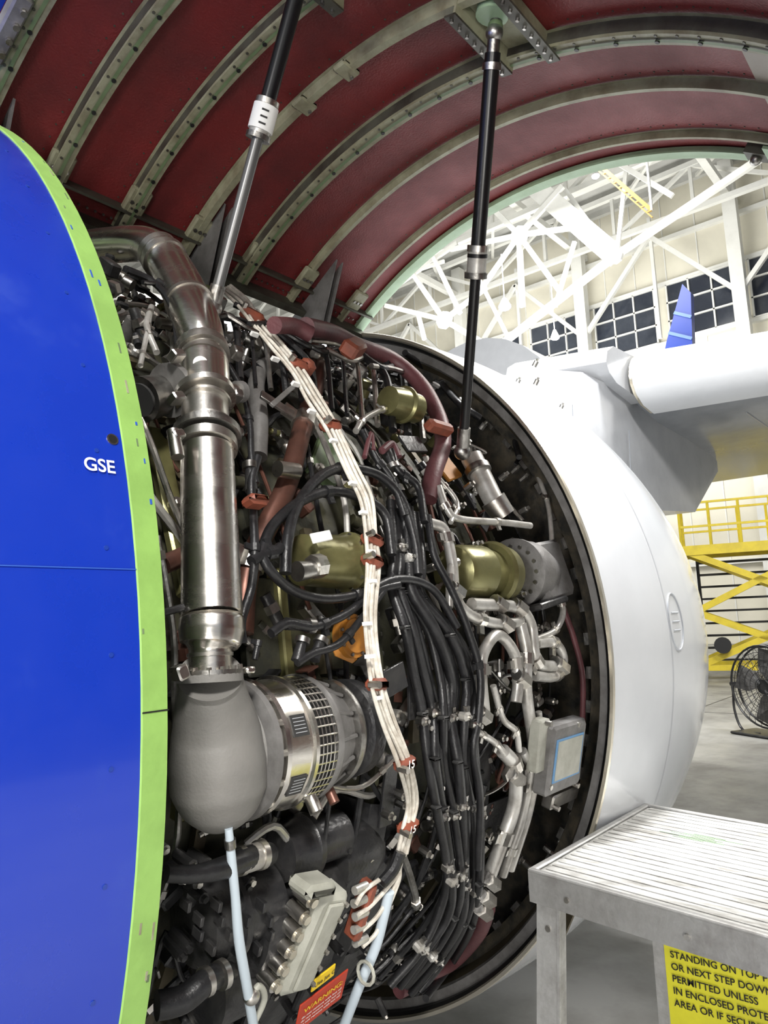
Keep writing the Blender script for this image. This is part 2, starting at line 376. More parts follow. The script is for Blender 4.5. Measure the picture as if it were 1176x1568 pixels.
g.build('wing_box',wing,ang=30)
g=G(); loft(g,sl,[1.44,.5,-2,-6],'white_paint',(-.10,-.02)); loft(g,[(a*.97+.005,b*.97) for a,b in sl],[1.455,1.44],'bare_edge',(-.10,-.02)); g.build('leading_edge_slat',wing,ang=30)
g=G(); loft(g,[(0,0),(.03,.07),(.12,.12),(.5,.14),(.5,-.12),(.12,-.09),(.03,-.05)],[1.95,1.47],'grey_paint',(-.35,.0)); g.build('slat_fairing',wing)
g=G()
for y in(.9,-1.2,-3.2):
    x=3.93+.47*(1.58-y); z=2.90+.06*(1.58-y)-.2
    g.sweep(catmull([V((x+1.9,y,z+.05)),V((x+2.4,y,z-.05)),V((x+3.4,y,z-.12)),V((x+4.4,y,z-.05)),V((x+4.9,y,z+.06))],5),lerp_list([.02,.1,.16,.12,.02],21),'grey_paint',14)
g.build('flap_track_fairings',wing)
# ================================================================== HOLD OPEN RODS
def rod(A,B,c0,c1,rpx,name,lab,white):
    e=empty(name); g=G()
    k=(pxm(A)+pxm(B))/2; d=(B-A)
    p=lambda t:A+d*t
    g.cyl(p(0),p(.05),rpx*.8*k,'steel_dull'); g.sphere(p(0),rpx*1.1*k,'steel_dull')
    g.cyl(p(.04),p(c0),rpx*k,'rod_black',seg=20); g.cyl(p(.06),p(.075),rpx*1.2*k,'steel_dull')
    g.cyl(p(c0),p(c1),rpx*1.35*k,'tube_light',seg=20); g.cyl(p(c0-.005),p(c0+.01),rpx*1.5*k,'steel'); g.cyl(p(c1-.01),p(c1+.005),rpx*1.6*k,'steel_dull')
    if white:
        g.cyl(p(c0+.012),p(c1-.02),rpx*1.6*k,'label_white',seg=20)
        dn_=d.normalized(); tc=(O-p(c0)); tc=(tc-dn_*tc.dot(dn_)).normalized(); sx=dn_.cross(tc)
        for j in range(3): g.box(p(c0+.03+.018*j)+tc*rpx*1.61*k,(sx,dn_,tc),(rpx*.9*k,.003,.001),'black')
    else: g.cyl(p(c0+.015),p(c0+.35*(c1-c0)),rpx*1.4*k,'rod_black',seg=20)
    g.cyl(p(c1),p(.93),rpx*.75*k,lab,seg=20); g.cyl(p(.93),p(1),rpx*1.0*k,'steel_dull'); g.sphere(p(1),rpx*1.3*k,'steel_dull')
    g.build('rod_tubes',e)
rod(cylhit(472,-75,RD-.05,CYp,CZp,True),E(325,472,1.0),.40,.50,12,'hold_open_rod','rod_grey',True)
rod(cylhit(757,50,RD-.05,CYp,CZp,True),E(708,692,.99),.46,.53,11,'hold_open_rod','rod_black',False)
# ================================================================== ENGINE
eng=empty('jet_engine')
g=G()
g.revolve([(.40,.80),(.415,.80),(.415,.84),(.56,.84),(.56,.87),(.575,.87),(.575,.835),(.80,.835),(.80,.855),(.812,.855),(.812,.835),(1.05,.835),(1.05,.86),(1.065,.86),(1.065,.83),(1.3,.825),(1.3,.85),(1.315,.85),(1.315,.82),(1.55,.82),(1.55,.86),(1.57,.86),(1.57,.81),(1.825,.80)],'fan_case',n=140)
for x,R in((.575,.86),(1.065,.85),(1.57,.85)):
    for i in range(70):
        P=on(x,5+i*2.5,R); g.cyl(P,P+V((.01,0,0)),.006,'steel_dull',seg=6)
for x in(.68,.93,1.18,1.43):
    for i in range(16):
        P=on(x,12+i*10.5,.842); g.box(P,frame(P),(.02,.11,.012),'rim_brown')
g.revolve([(.98,.84),(1.0,.90),(1.03,.92),(1.05,.90),(1.06,.86),(1.09,.90),(1.12,.90),(1.14,.84)],'dark_cast',104,140,30)
g.build('fan_case',eng)
g=G(); pal=['dark_cast','dark_cast','steel','steel_dull','olive','grey_cast','black_hose','tube_light','pipe_brown','fan_case','dark_cast']
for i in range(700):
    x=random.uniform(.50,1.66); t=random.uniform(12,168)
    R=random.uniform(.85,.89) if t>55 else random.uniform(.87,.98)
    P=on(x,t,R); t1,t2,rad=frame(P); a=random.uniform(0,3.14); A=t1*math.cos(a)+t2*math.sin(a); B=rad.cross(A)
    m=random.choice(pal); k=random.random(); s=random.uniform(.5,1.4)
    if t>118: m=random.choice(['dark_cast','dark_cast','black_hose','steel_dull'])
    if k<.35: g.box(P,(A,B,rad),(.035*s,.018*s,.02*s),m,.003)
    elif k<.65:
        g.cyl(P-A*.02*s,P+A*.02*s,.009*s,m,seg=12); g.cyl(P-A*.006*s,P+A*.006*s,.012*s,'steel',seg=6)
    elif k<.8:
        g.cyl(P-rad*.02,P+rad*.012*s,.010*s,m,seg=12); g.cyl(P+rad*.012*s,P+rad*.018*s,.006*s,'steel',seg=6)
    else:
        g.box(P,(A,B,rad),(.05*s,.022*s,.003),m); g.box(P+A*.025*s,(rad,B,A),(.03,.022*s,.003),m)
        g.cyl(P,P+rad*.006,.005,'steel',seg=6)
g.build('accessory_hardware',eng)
g=G()
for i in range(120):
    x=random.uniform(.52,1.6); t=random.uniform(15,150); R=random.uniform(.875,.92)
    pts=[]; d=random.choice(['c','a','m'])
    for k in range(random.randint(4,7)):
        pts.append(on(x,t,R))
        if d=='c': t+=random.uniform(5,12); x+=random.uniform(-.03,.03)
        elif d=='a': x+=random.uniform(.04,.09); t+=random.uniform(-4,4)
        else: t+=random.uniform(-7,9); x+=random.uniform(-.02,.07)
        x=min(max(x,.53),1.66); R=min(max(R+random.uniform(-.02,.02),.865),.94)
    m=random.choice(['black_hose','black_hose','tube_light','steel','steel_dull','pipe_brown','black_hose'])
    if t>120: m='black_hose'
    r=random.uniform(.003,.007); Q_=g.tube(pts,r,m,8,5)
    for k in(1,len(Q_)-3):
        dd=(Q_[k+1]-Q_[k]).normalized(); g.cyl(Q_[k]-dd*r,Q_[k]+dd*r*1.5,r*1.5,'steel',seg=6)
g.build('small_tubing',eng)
# ---- bleed duct
g=G()
dz0=depth(E(311,545,.98))
dtube(g,[(110,384,dz0+.40),(165,377,dz0+.34),(205,374,dz0+.28),(230,378,dz0+.24),(248,392,dz0+.21)],[27,27,27,28,29],'steel_brushed',40)
dtube(g,[(246,388,dz0+.21),(262,410,dz0+.19),(281,445,dz0+.13),(299,487,dz0+.06),(308,518,dz0+.02),(311,543,dz0)],[31,32,34,35,35,33],'steel_brushed',40)
for a,b,r,da in(((241,384),(246,390),32,.22),((250,394),(254,400),35,.21),((289,463),(291,467),37,.10)):
    g.cyl(PD(*a,dz0+da),PD(*b,dz0+da-.006),r*(dz0+da)/F,'steel',seg=32)
for a,b,r in(((309,537),(311,547),41),((311,552),(311,558),37),((314,604),(315,612),46),((316,618),(316,622),38),((317,655),(317,662),42),((317,664),(317,674),52),((317,678),(317,690),46)):
    ecyl(g,a,b,.98,r,'steel' if r!=52 else 'steel_dull',seg=32)
ecyl(g,(311,545),(315,655),.98,32,'steel',33,32); ecyl(g,(312,560),(314,602),.98,38,'steel_brushed',38,32)
ecyl(g,(317,688),(325,942),.98,40,'steel_brushed',42,48)
etube(g,[(325,940,.98),(325,948,.98),(324,965,.98),(323,985,.98),(322,995,.98),(322,1028,.98)],[42,49,50,46,32,33],'steel_brushed',seg=48)
ecyl(g,(322,1000),(322,1005),.98,35,'steel',seg=32)
ecyl(g,(322,1026),(322,1033),.98,50,'steel_dull',seg=32)
for k in range(14):
    P=E(322,1029,.98); a=2*math.pi*k/14; s=pxm(P)*46; g.cyl(P+V((math.cos(a)*s,math.sin(a)*s,-.006)),P+V((math.cos(a)*s,math.sin(a)*s,.008)),.0035,'steel',seg=6)
d=(O-E(312,580,.98)); d.z=0; d.normalize(); P=E(307,569,.98)+d*.036; g.cyl(P,P+d*.004,.011,'label_white',seg=20)
ecyl(g,(345,600),(364,600),.99,13,'steel',seg=16); ecyl(g,(362,600),(370,600),.99,17,'grey_cast',seg=16)
ecyl(g,(215,612),(268,600),.93,36,'steel_dull',30,24); ecyl(g,(213,613),(216,612),.94,26,'label_dark',26)
ecyl(g,(258,598),(266,597),.95,42,'grey_cast',seg=24)
for y in(545,610,668):
    ebox(g,270,y,1.0,16,14,.02,20,'steel'); ebox(g,362,y-4,1.0,14,12,.02,-10,'steel_dull')
ecyl(g,(265,660),(272,700),1.0,10,'steel')
ebox(g,275,1030,1.0,18,22,.02,20,'steel'); ebox(g,378,1026,1.0,14,10,.02,0,'steel')
g.build('bleed_air_duct',eng)
# ---- grey boot + starter
g=G()
etube(g,[(322,1034,.98),(322,1048,.97),(325,1075,.96),(331,1120,.95),(334,1165,.95),(336,1205,.95),(338,1238,.95),(339,1258,.95),(340,1268,.95)],[48,50,56,68,75,74,58,36,6],'grey_boot',seg=56)
ecyl(g,(322,1032),(322,1044),.98,50,'grey_boot',seg=40)
S0=E(338,1152,.92); X=V((1,0,0)); S0.x-=.015
SR=.93
def stn(st,m,seg=56): g.stations([(a,b*SR) for a,b in st],m,X,S0,seg)
stn([(-.03,.04),(-.01,.068),(.02,.08),(.03,.086)],'grey_boot')
stn([(.03,.086),(.036,.102),(.044,.104),(.046,.094),(.052,.094)],'grey_cast')
stn([(.052,.094),(.054,.101),(.060,.103),(.062,.098),(.104,.098),(.106,.103),(.112,.103),(.114,.098)],'steel_brushed',64)
stn([(.114,.092),(.156,.092)],'black',48)
for k in range(44):
    a=2*math.pi*k/44; c=lambda x:S0+V((x,math.cos(a)*.091,math.sin(a)*.091)); g.sweep([c(.112),c(.158)],.0012,'steel',5)
for k in range(6):
    x=.116+.0077*k; g.sweep([S0+V((x,math.cos(q*.1309)*.091,math.sin(q*.1309)*.091)) for q in range(49)],.0012,'steel',5)
stn([(.154,.1),(.158,.102),(.164,.101),(.166,.096),(.185,.09),(.205,.078),(.212,.076)],'grey_cast')
stn([(.212,.076),(.214,.088),(.220,.09),(.226,.088),(.228,.076)],'steel_dull')
stn([(.228,.076),(.245,.074),(.25,.085),(.28,.082),(.29,.06)],'dark_cast')
for k in range(14):
    a=2*math.pi*k/14; q=V((0,math.cos(a),math.sin(a))); g.cyl(S0+X*.044+q*.09,S0+X*.054+q*.09,.005,'steel',seg=6)
    g.sweep([S0+X*.165+q*.088,S0+X*.21+q*.074],.0035,'grey_cast',6)
for dz in(.035,-.052):
    a=math.asin(dz/.099); q=V((0,-math.cos(a),math.sin(a))); tt=V((0,math.sin(a),math.cos(a)))
    g.box(S0+X*.083+q*.0915,(X,tt,q),(.028,.030,.002),'label_dark')
    for j in range(5): g.box(S0+X*.083+q*.0928+tt*(.010-.005*j),(X,tt,q),(.021,.001,.0005),'grey_paint')
q=V((0,-math.cos(-1.0),math.sin(-1.0))); g.cyl(S0+X*.135+q*.09,S0+X*.135+q*.115,.010,'steel',seg=20)
g.cyl(S0+X*.175+q*.08,S0+X*.175+q*.11,.008,'pipe_brown',seg=12)
g.build('air_turbine_starter',eng)
# ---- white harness
g=G()
path=[(345,440),(372,462),(392,492),(425,530),(455,568),(480,610),(508,655),(540,720),(560,765),(570,825),(570,870),(565,935),(568,985),(577,1048),(595,1105),(620,1168),(630,1225),(625,1265),(615,1310)]
def rh(y): return .99+ (.03 if 1000<y<1200 else 0)
for k,o in enumerate((-8,-2.7,2.7,8)):
    etube(g,[(x+o*random.uniform(.75,1.2)+random.uniform(-1.5,1.5),y-o*.4,rh(y)+random.uniform(-.004,.004)) for x,y in path],3.2,'white_cable',seg=8)
for k,o in enumerate((-5,0,5)): etube(g,[(x+o,y,rh(y)-.008) for x,y in path],3.0,'white_cable',seg=8)
for k,tgt in enumerate([[(600,1335),(560,1362),(545,1385)],[(605,1345),(570,1385),(550,1400)],[(608,1350),(580,1400),(555,1425)],[(610,1350),(590,1400),(575,1430),(555,1450)]]):
    etube(g,[(615,1310,.99),(612,1328,.99)]+[(a,b,.99) for a,b in tgt],3.4,'white_cable',seg=8)
for a,b in(((385,478),(387,492)),((452,556),(458,566)),((503,646),(509,658)),((570,820),(570,833)),((570,852),(570,865)),((577,1042),(577,1054)),((619,1160),(621,1178)),((625,1256),(625,1274))):
    A=E(a[0],a[1],rh(a[1])-.002);B=E(b[0],b[1],rh(a[1])-.002); P=(A+B)/2; t1,t2,rad=frame(P); dd=(B-A).normalized(); sd=dd.cross(rad).normalized(); k=pxm(P)
    g.box(P,(sd,dd,rad),(38*k,19*k,.028),'clamp_red',.007); g.cyl(P+sd*16*k,P+sd*16*k+rad*.02,.006,'steel',seg=6)
for (x,y,R) in((619,1174,1.02),(622,1271,.99)):
    P=E(x-9,y,R); t1,t2,rad=frame(P); g.text('15',P+rad*.018,t1,t2,.018,'label_white')
g.tube([E(613,1305,.995),E(603,1330,.995),E(585,1352,.995)],.010,'black_hose',10)
for i in range(12):
    x,y=path[2+i]; Pq=E(x+random.uniform(-4,4),y+20,rh(y+20)+.003); t1,t2,rad=frame(Pq); g.box(Pq,(t1,t2,rad),(.016,.006,.008),'label_white')
g.build('white_wire_harness',eng)
# ---- black harness bundles
g=G()
base=[(598,770),(606,850),(603,900),(618,960),(632,1030),(645,1090),(655,1160),(665,1235),(683,1340),(672,1400),(640,1460),(600,1510)]
rows={1:3,5:5,7:5,8:4,10:3}
for i in range(6):
    off=i*17; pts=[]
    for j,(x,y) in enumerate(base):
        sp=[.5,.45,.5,1.0,1.15,.95,.85,.8,.6,.6,.6,.6][j]
        pts.append((x+off*sp+random.uniform(-4,4),y+i*3+random.uniform(-4,4),.955+.012*random.uniform(-1,1)))
    etube(g,pts,[7.5,7,6,8,7,6.5][i],'black_hose',seg=12)
    if i<5: etube(g,[(x+8,y,R-.014) for x,y,R in pts],5,'black_hose',seg=10)
    for j,n_ in rows.items():
        if i<n_+1 and random.random()<.8:
            x,y,R=pts[j]; P=E(x,y+random.uniform(-12,12),R+.004); t1,t2,rad=frame(P); m_=random.choice(['steel_dull','tube_light','steel'])
            g.box(P,(t1,t2,rad),(.022,.016,.022),m_,.004); g.box(P+t2*.012+t1*.006,(t1,t2,rad),(.010,.012,.010),'steel_dull'); g.cyl(P+rad*.010,P+rad*.016,.004,'steel',seg=6)
    for q in range(4):
        j=random.randint(2,10); x,y,R=pts[j]; P=E(x,y,R+.006); t1,t2,rad=frame(P); g.box(P,(t1,t2,rad),(.018,.006,.016),'label_dark',.002)
L=[([(437,878),(440,830),(455,775),(490,730),(530,717),(580,728),(615,765),(635,830),(640,880)],8),
([(400,850),(418,805),(460,768),(510,752),(560,765),(590,790),(600,850)],8),
([(398,845),(415,875),(450,905),(500,917),(555,908),(600,888),(640,890),(670,910),(700,960)],7),
([(415,970),(440,955),(480,960),(530,940),(575,905),(610,895)],7),
([(455,1015),(480,1000),(520,985),(560,940),(590,900),(600,880)],6),
([(395,700),(385,740),(388,790),(390,850),(385,900),(370,950),(372,985)],7),
([(350,560),(372,600),(383,650),(385,700),(392,740)],5),
([(430,838),(420,845),(400,850),(385,860)],9),
([(655,790),(665,850),(690,900),(715,960),(735,1030),(733,1100),(725,1150),(735,1220),(732,1330)],6),
([(600,690),(610,720),(640,745),(650,800)],6),([(555,660),(575,700),(600,735),(620,790)],6),
([(700,560),(730,600),(775,640),(795,700)],4),([(620,540),(665,575),(700,615),(735,640)],5),
([(245,940),(280,930)],6),([(395,985),(390,1010)],5)]
for p,r in L: etube(g,[(a,b,.975 if not 820<b<900 or a>590 else .99) for a,b in p],r,'black_hose',seg=12,clamps=1,cm='black_hose')
for a,b in(((438,955),(470,958)),((455,1012),(462,985)),((480,1010),(490,985)),((385,752),(383,720)),((590,690),(600,712))):
    ecyl(g,a,b,.97,10,'dark_cast',8); ecyl(g,b,(b[0]+(b[0]-a[0])*.3,b[1]+(b[1]-a[1])*.3),.97,12,'steel_dull')
g.build('black_wire_harness',eng)
# ---- maroon & brown pipes
g=G()
etube(g,[(468,500,1.02),(510,510,1.01),(545,528,1.0),(600,550,1.0),(645,590,.99),(672,640,.98),(678,680,.97),(665,720,.96),(655,765,.94)],13,'hose_maroon',seg=18)
etube(g,[(420,498,1.02),(450,500,1.02),(475,512,1.02)],13,'hose_maroon',seg=16)
ebox(g,541,533,1.02,16,28,.035,35,'clamp_red',.006); ebox(g,672,655,1.0,36,14,.03,0,'clamp_red',.006); ebox(g,391,768,.99,30,16,.03,0,'clamp_red',.006); ebox(g,470,562,.99,16,18,.03,0,'clamp_red',.006)
etube(g,[(400,545,.93),(430,520,.95),(465,522,.95),(487,550,.95),(483,590,.94),(462,660,.93),(440,740,.92),(412,800,.91),(388,850,.90),(375,900,.89),(370,970,.89)],15,'pipe_brown',seg=18,clamps=3,cm='steel')
etube(g,[(395,700,.92),(397,640,.93),(392,590,.93),(405,560,.93),(440,560,.93)],13,'grey_cast',seg=16)
etube(g,[(250,865,.9),(285,850,.9),(310,840,.9)],15,'pipe_brown',seg=16)
etube(g,[(745,1390,.95),(733,1425,.95),(700,1465,.94),(660,1490,.94),(610,1515,.94)],13,'hose_maroon',seg=16)
etube(g,[(862,930,.93),(878,975,.94),(892,1035,.94),(892,1110,.93)],4.5,'hose_maroon',seg=10)
etube(g,[(585,690,.98),(600,680,.98),(610,700,.98)],6,'hose_maroon'); etube(g,[(558,700,.98),(568,664,.98),(572,690,.98)],4,'hose_maroon')
ecyl(g,(425,718),(455,722),.95,13,'steel',seg=20)
g.build('insulated_pipes',eng)
# ---- steel tubing
g=G()
T=[([(672,745),(685,780),(705,795),(770,800),(812,805)],5.5),([(655,800),(680,812),(692,860),(698,915),(722,943),(765,955),(797,952)],8.5),
([(722,925),(790,930),(812,955),(818,1000),(828,1018),(858,1020)],9),([(742,1095),(737,1040),(740,1000),(762,972),(787,1000),(793,1045),(790,1075)],9),
([(797,955),(806,1000),(806,1060),(818,1160),(808,1240),(780,1330)],9),([(822,985),(850,985),(862,1010),(850,1035),(820,1035)],8),
([(770,1150),(788,1175),(788,1230),(768,1290),(748,1345)],11),([(800,1150),(812,1180),(800,1250),(780,1310),(770,1340)],7),
([(715,600),(765,635),(800,680),(828,740),(842,790),(848,900)],3.5),([(850,900),(862,935),(850,965),(820,980)],5),
([(600,620),(560,640),(545,660)],5),([(215,560),(225,510),(230,480)],4),([(232,470),(225,500),(240,540)],5),([(670,730),(700,770),(690,800)],4),
([(755,1050),(770,1100),(790,1120),(795,1150)],5),([(825,1090),(830,1140),(838,1180)],5),([(730,1120),(755,1135),(770,1150)],5),([(700,860),(690,870),(688,930)],6)]
for p,r in T: etube(g,[(a,b,.965) for a,b in p],r,'tube_light',seg=12,clamps=2,cm='steel')
for x,y in((700,905),(765,925),(775,955),(795,930),(800,1040),(790,1190),(745,1375),(740,1395),(752,1350),(858,1020),(740,1095),(600,690)):
    ecyl(g,(x-6,y-5),(x+6,y+5),.97,12,'steel',seg=6); ecyl(g,(x-9,y-7),(x-6,y-5),.97,9,'steel_dull',seg=12)
g.build('hydraulic_tubing',eng)
# ---- accessories mid right
g=G()
def xl(px,py,R,st,m,seg=40):
    P=E(px,py,R); k=pxm(P); g.stations([(a,b*k) for a,b in st],m,X,P,seg); return P
P=xl(455,857,.93,[(0,20),(.004,33),(.01,40),(.10,44),(.11,46),(.115,50),(.122,50),(.124,40),(.16,40)],'olive')
for k in range(10):
    a=k*math.pi/5; q=V((0,math.cos(a),math.sin(a))); g.cyl(P+q*.047+X*.108,P+q*.047+X*.13,.004,'steel',seg=6)
ebox(g,492,822,.985,30,16,.004,12,'label_white',.001); ecyl(g,(455,875),(492,870),.985,16,'steel_dull',12)
ecyl(g,(478,868),(492,866),.985,19,'steel',seg=8)
xl(690,875,.93,[(0,20),(.01,38),(.02,42),(.10,44),(.105,40),(.11,38),(.165,40),(.17,46)],'olive')
xl(748,878,.93,[(0,46),(.008,50),(.012,44),(.05,44)],'olive')
P=xl(785,878,.92,[(0,44),(.004,54),(.012,54),(.014,50),(.06,52),(.10,44),(.13,38),(.135,20)],'grey_cast')
for k in range(16):
    a=k*math.pi/8; q=V((0,math.cos(a),math.sin(a))); g.cyl(P+q*.063-X*.004,P+q*.063+X*.014,.005,'steel_dull',seg=6)
    if k%2: g.sweep([P+q*.066+X*.014,P+q*.066+X*.06,P+q*.055+X*.10],.004,'grey_cast',6)
ebox(g,836,875,.95,42,90,.05,8,'grey_cast',.008); ebox(g,836,925,.96,44,10,.05,8,'dark_cast',.003)
xl(592,612,.98,[(0,10),(.004,22),(.05,26),(.055,30),(.06,30),(.062,24),(.10,24),(.11,10)],'olive')
ecyl(g,(722,700),(760,775),.96,17,'tube_light',15); ecyl(g,(755,765),(772,790),.96,20,'steel',18); ecyl(g,(730,716),(734,724),.96,20,'steel_dull')
P,a,b,rad,W,H=ebox(g,532,975,.93,40,70,.02,-20,'orange',.012); g.cyl(P,P+rad*.016,.036,'orange',seg=28); g.cyl(P+rad*.016,P+rad*.02,.028,'orange',seg=28)
for k in range(8): g.cyl(P+(a*math.cos(k*.785)+b*math.sin(k*.785))*.032,P+(a*math.cos(k*.785)+b*math.sin(k*.785))*.032+rad*.02,.003,'steel_dull',seg=6)
ebox(g,685,718,.92,22,40,.01,20,'orange',.003)
ebox(g,500,705,.88,50,60,.02,-40,'primer_green',.004); ebox(g,262,780,.86,30,260,.02,0,'olive',.004)
ebox(g,395,960,.865,50,150,.02,0,'fan_case',.003); ebox(g,430,960,.87,14,180,.03,0,'olive',.003)
P,a,b,rad,W,H=ebox(g,857,1155,.99,54,104,.04,0,'grey_cast',.006)
g.box(P+rad*.021,(a,b,rad),(W*.8,H*.62,.002),'label_blue'); g.box(P+rad*.0225,(a,b,rad),(W*.72,H*.56,.002),'box_grey')
ebox(g,824,1140,.98,16,80,.03,0,'box_grey',.004); ebox(g,858,1218,.97,44,22,.03,0,'steel',.004)
for (x,y) in((836,1107),(878,1108),(836,1203),(878,1200),(848,1235)):
    P=E(x,y,1.0); t1,t2,rad=frame(P); g.cyl(P,P+rad*.014,.006,'steel',seg=8)
for (x,y,w,h,r,R) in((605,1040,34,40,15,.96),(645,600,26,26,30,.95),(632,680,30,28,10,.97),(612,870,30,70,0,.93),(600,820,26,36,10,.93),(758,620,30,20,-30,.93),(800,700,30,12,30,.93),(730,1190,50,110,10,.88),(760,1250,70,60,0,.88),(595,1210,20,110,0,.93),(640,1060,30,80,0,.92),(425,620,60,10,-30,.97),(440,600,60,8,40,.97)):
    ebox(g,x,y,R,w,h,.006,r,random.choice(['steel_dull','grey_cast','dark_cast']),.001)
for i in range(60):
    x=random.uniform(585,860); y=random.uniform(560,1330); P=E(x,y,.93); t1,t2,rad=frame(P)
    g.cyl(P,P+rad*.02,.008,'steel_dull',seg=8); g.cyl(P+rad*.02,P+rad*.028,.005,'steel',seg=6)
g.build('engine_accessories',eng)
# ---- lower gearbox area
g=G()
def xg(px,py,R,st,m,seg=32):
    P=E(px,py,R); k=pxm(P); g.stations([(a,b*k) for a,b in st],m,X,P,seg); return P
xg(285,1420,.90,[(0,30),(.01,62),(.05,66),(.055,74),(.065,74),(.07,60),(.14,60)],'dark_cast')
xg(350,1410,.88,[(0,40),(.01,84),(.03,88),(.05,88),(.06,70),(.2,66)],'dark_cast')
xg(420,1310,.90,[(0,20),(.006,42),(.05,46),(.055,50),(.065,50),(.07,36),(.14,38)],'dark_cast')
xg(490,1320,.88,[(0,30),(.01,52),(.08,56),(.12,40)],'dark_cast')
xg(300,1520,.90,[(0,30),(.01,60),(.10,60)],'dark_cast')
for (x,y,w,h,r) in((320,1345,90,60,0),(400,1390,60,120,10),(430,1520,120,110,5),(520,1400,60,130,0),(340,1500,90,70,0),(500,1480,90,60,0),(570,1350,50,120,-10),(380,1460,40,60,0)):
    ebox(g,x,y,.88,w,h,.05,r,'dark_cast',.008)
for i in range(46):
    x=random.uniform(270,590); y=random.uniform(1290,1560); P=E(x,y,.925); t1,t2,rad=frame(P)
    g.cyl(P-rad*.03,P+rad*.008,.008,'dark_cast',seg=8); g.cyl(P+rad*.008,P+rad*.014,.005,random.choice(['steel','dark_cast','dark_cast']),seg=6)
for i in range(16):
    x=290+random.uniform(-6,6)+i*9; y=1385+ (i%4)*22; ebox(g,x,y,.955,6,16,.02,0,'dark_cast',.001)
etube(g,[(255,1338,.97),(300,1338,.98),(345,1328,.98),(385,1312,.97),(410,1308,.95)],[12,13,17,19,19],'black_hose',seg=20)
for x,y in((368,1318),(398,1309)): ecyl(g,(x-4,y+1),(x+4,y-1),.97,22,'steel',seg=20)
ecyl(g,(370,1318),(396,1310),.97,20,'tube_light',seg=20)
etube(g,[(240,1540,.97),(280,1530,.98),(320,1500,.98),(350,1490,.96)],[20,20,19,17],'black_hose',seg=20)
for x,y in((315,1503),(340,1492)): ecyl(g,(x-4,y+2),(x+4,y-2),.98,22,'steel',seg=20)
etube(g,[(350,1268,.99),(354,1310,.99),(360,1370,.99),(366,1440,.99),(378,1510,.99),(388,1570,.99)],[6,7,7,8,8,8],'tube_bluewhite',seg=14)
ecyl(g,(352,1285),(353,1298),.99,9,'steel_dull')
etube(g,[(596,1365,.99),(588,1400,.99),(575,1450,.99),(550,1510,.99),(525,1575,.99)],8,'tube_bluewhite',seg=14)
g.sweep([E(560,1490,1.0)+V((0,math.cos(a*.524)*.018,math.sin(a*.524)*.018)) for a in range(13)],.003,'box_grey',6)
etube(g,[(380,1540,.99),(395,1510,.99),(405,1530,.99),(385,1575,.99)],5,'box_grey',seg=12)
g.sphere(E(385,1525,.99),.012,'steel')
P,a,b,rad,W,H=ebox(g,470,1432,.97,46,165,.05,-14,'box_grey',.008)
g.box(P+rad*.027,(a,b,rad),(W*.5,H*.85,.006),'box_grey',.002)
for j in range(6):
    q=P-a*(W*.62)+b*(H*(.42-.165*j)); g.cyl(q-rad*.02,q+rad*.012,.011,'steel',seg=14); g.cyl(q+rad*.012,q+rad*.02,.007,'bare_edge',seg=12)
    q2=P+b*(H*(.4-.16*j))+a*W*.38; g.cyl(q2+rad*.02,q2+rad*.03,.004,'steel',seg=6)
ebox(g,478,1355,.985,46,24,.05,-10,'box_grey',.008)
ebox(g,552,1392,.975,12,90,.03,-5,'clamp_red',.004)
for j in range(5):
    x,y=552-(j%2)*2,1360+j*20; P=E(x,y,.985); t1,t2,rad=frame(P); g.cyl(P-t1*.014,P+t1*.014,.007,'tube_light',seg=12)
P,a,b,rad,W,H=ebox(g,495,1497,.985,44,18,.003,14,'label_yellow',.001); g.text('Use Jet Oil',P-a*W*.42-b*.004+rad*.002,a,b,.011,'black')
P,a,b,rad,W,H=ebox(g,492,1533,.985,92,46,.003,14,'label_red',.001); g.text('WARNING:',P-a*W*.40+b*H*.12+rad*.002,a,b,.016,'label_yellow')
for j in range(3): g.text('do not remove with hot oil',P-a*W*.42-b*(H*.05+j*.009)+rad*.002,a,b,.0075,'label_white')
g.build('accessory_gearbox',eng)
# ---- top clutter near the hinge line
g=G()
for i in range(90):
    t=random.uniform(0,1); px=190+t*430; py=415+t*140+random.uniform(0,70); P=E(px,py,random.uniform(.94,.98))+V((0,random.uniform(0.02,.12),0))
    A=V((random.uniform(-1,1),random.uniform(-.3,.3),random.uniform(-1,1))).normalized(); B=A.orthogonal().normalized(); C=A.cross(B); m=random.choice(pal); s=random.uniform(.5,1.1)
    if i%2: g.box(P,(A,B,C),(.04*s,.02*s,.02*s),m,.003)
    else: g.cyl(P-A*.03*s,P+A*.03*s,.010*s,m,seg=12); g.cyl(P-A*.008*s,P+A*.008*s,.014*s,'steel_dull',seg=6)
for i in range(18):
    t=i/18; px=195+t*420; py=420+t*140
    etube(g,[(px,py+random.uniform(-10,20),.99),(px+40,py+random.uniform(10,40),.99),(px+70,py+random.uniform(20,70),.98),(px+80,py+130,.95)],random.uniform(3,6),random.choice(['black_hose','black_hose','steel','steel_dull','black_hose']),seg=8)
g.box((1.1,D,2.34),((1,0,0),(0,1,0),(0,0,1)),(1.0,.34,.10),'dark_cast',.03)
g.build('upper_hardware',eng)
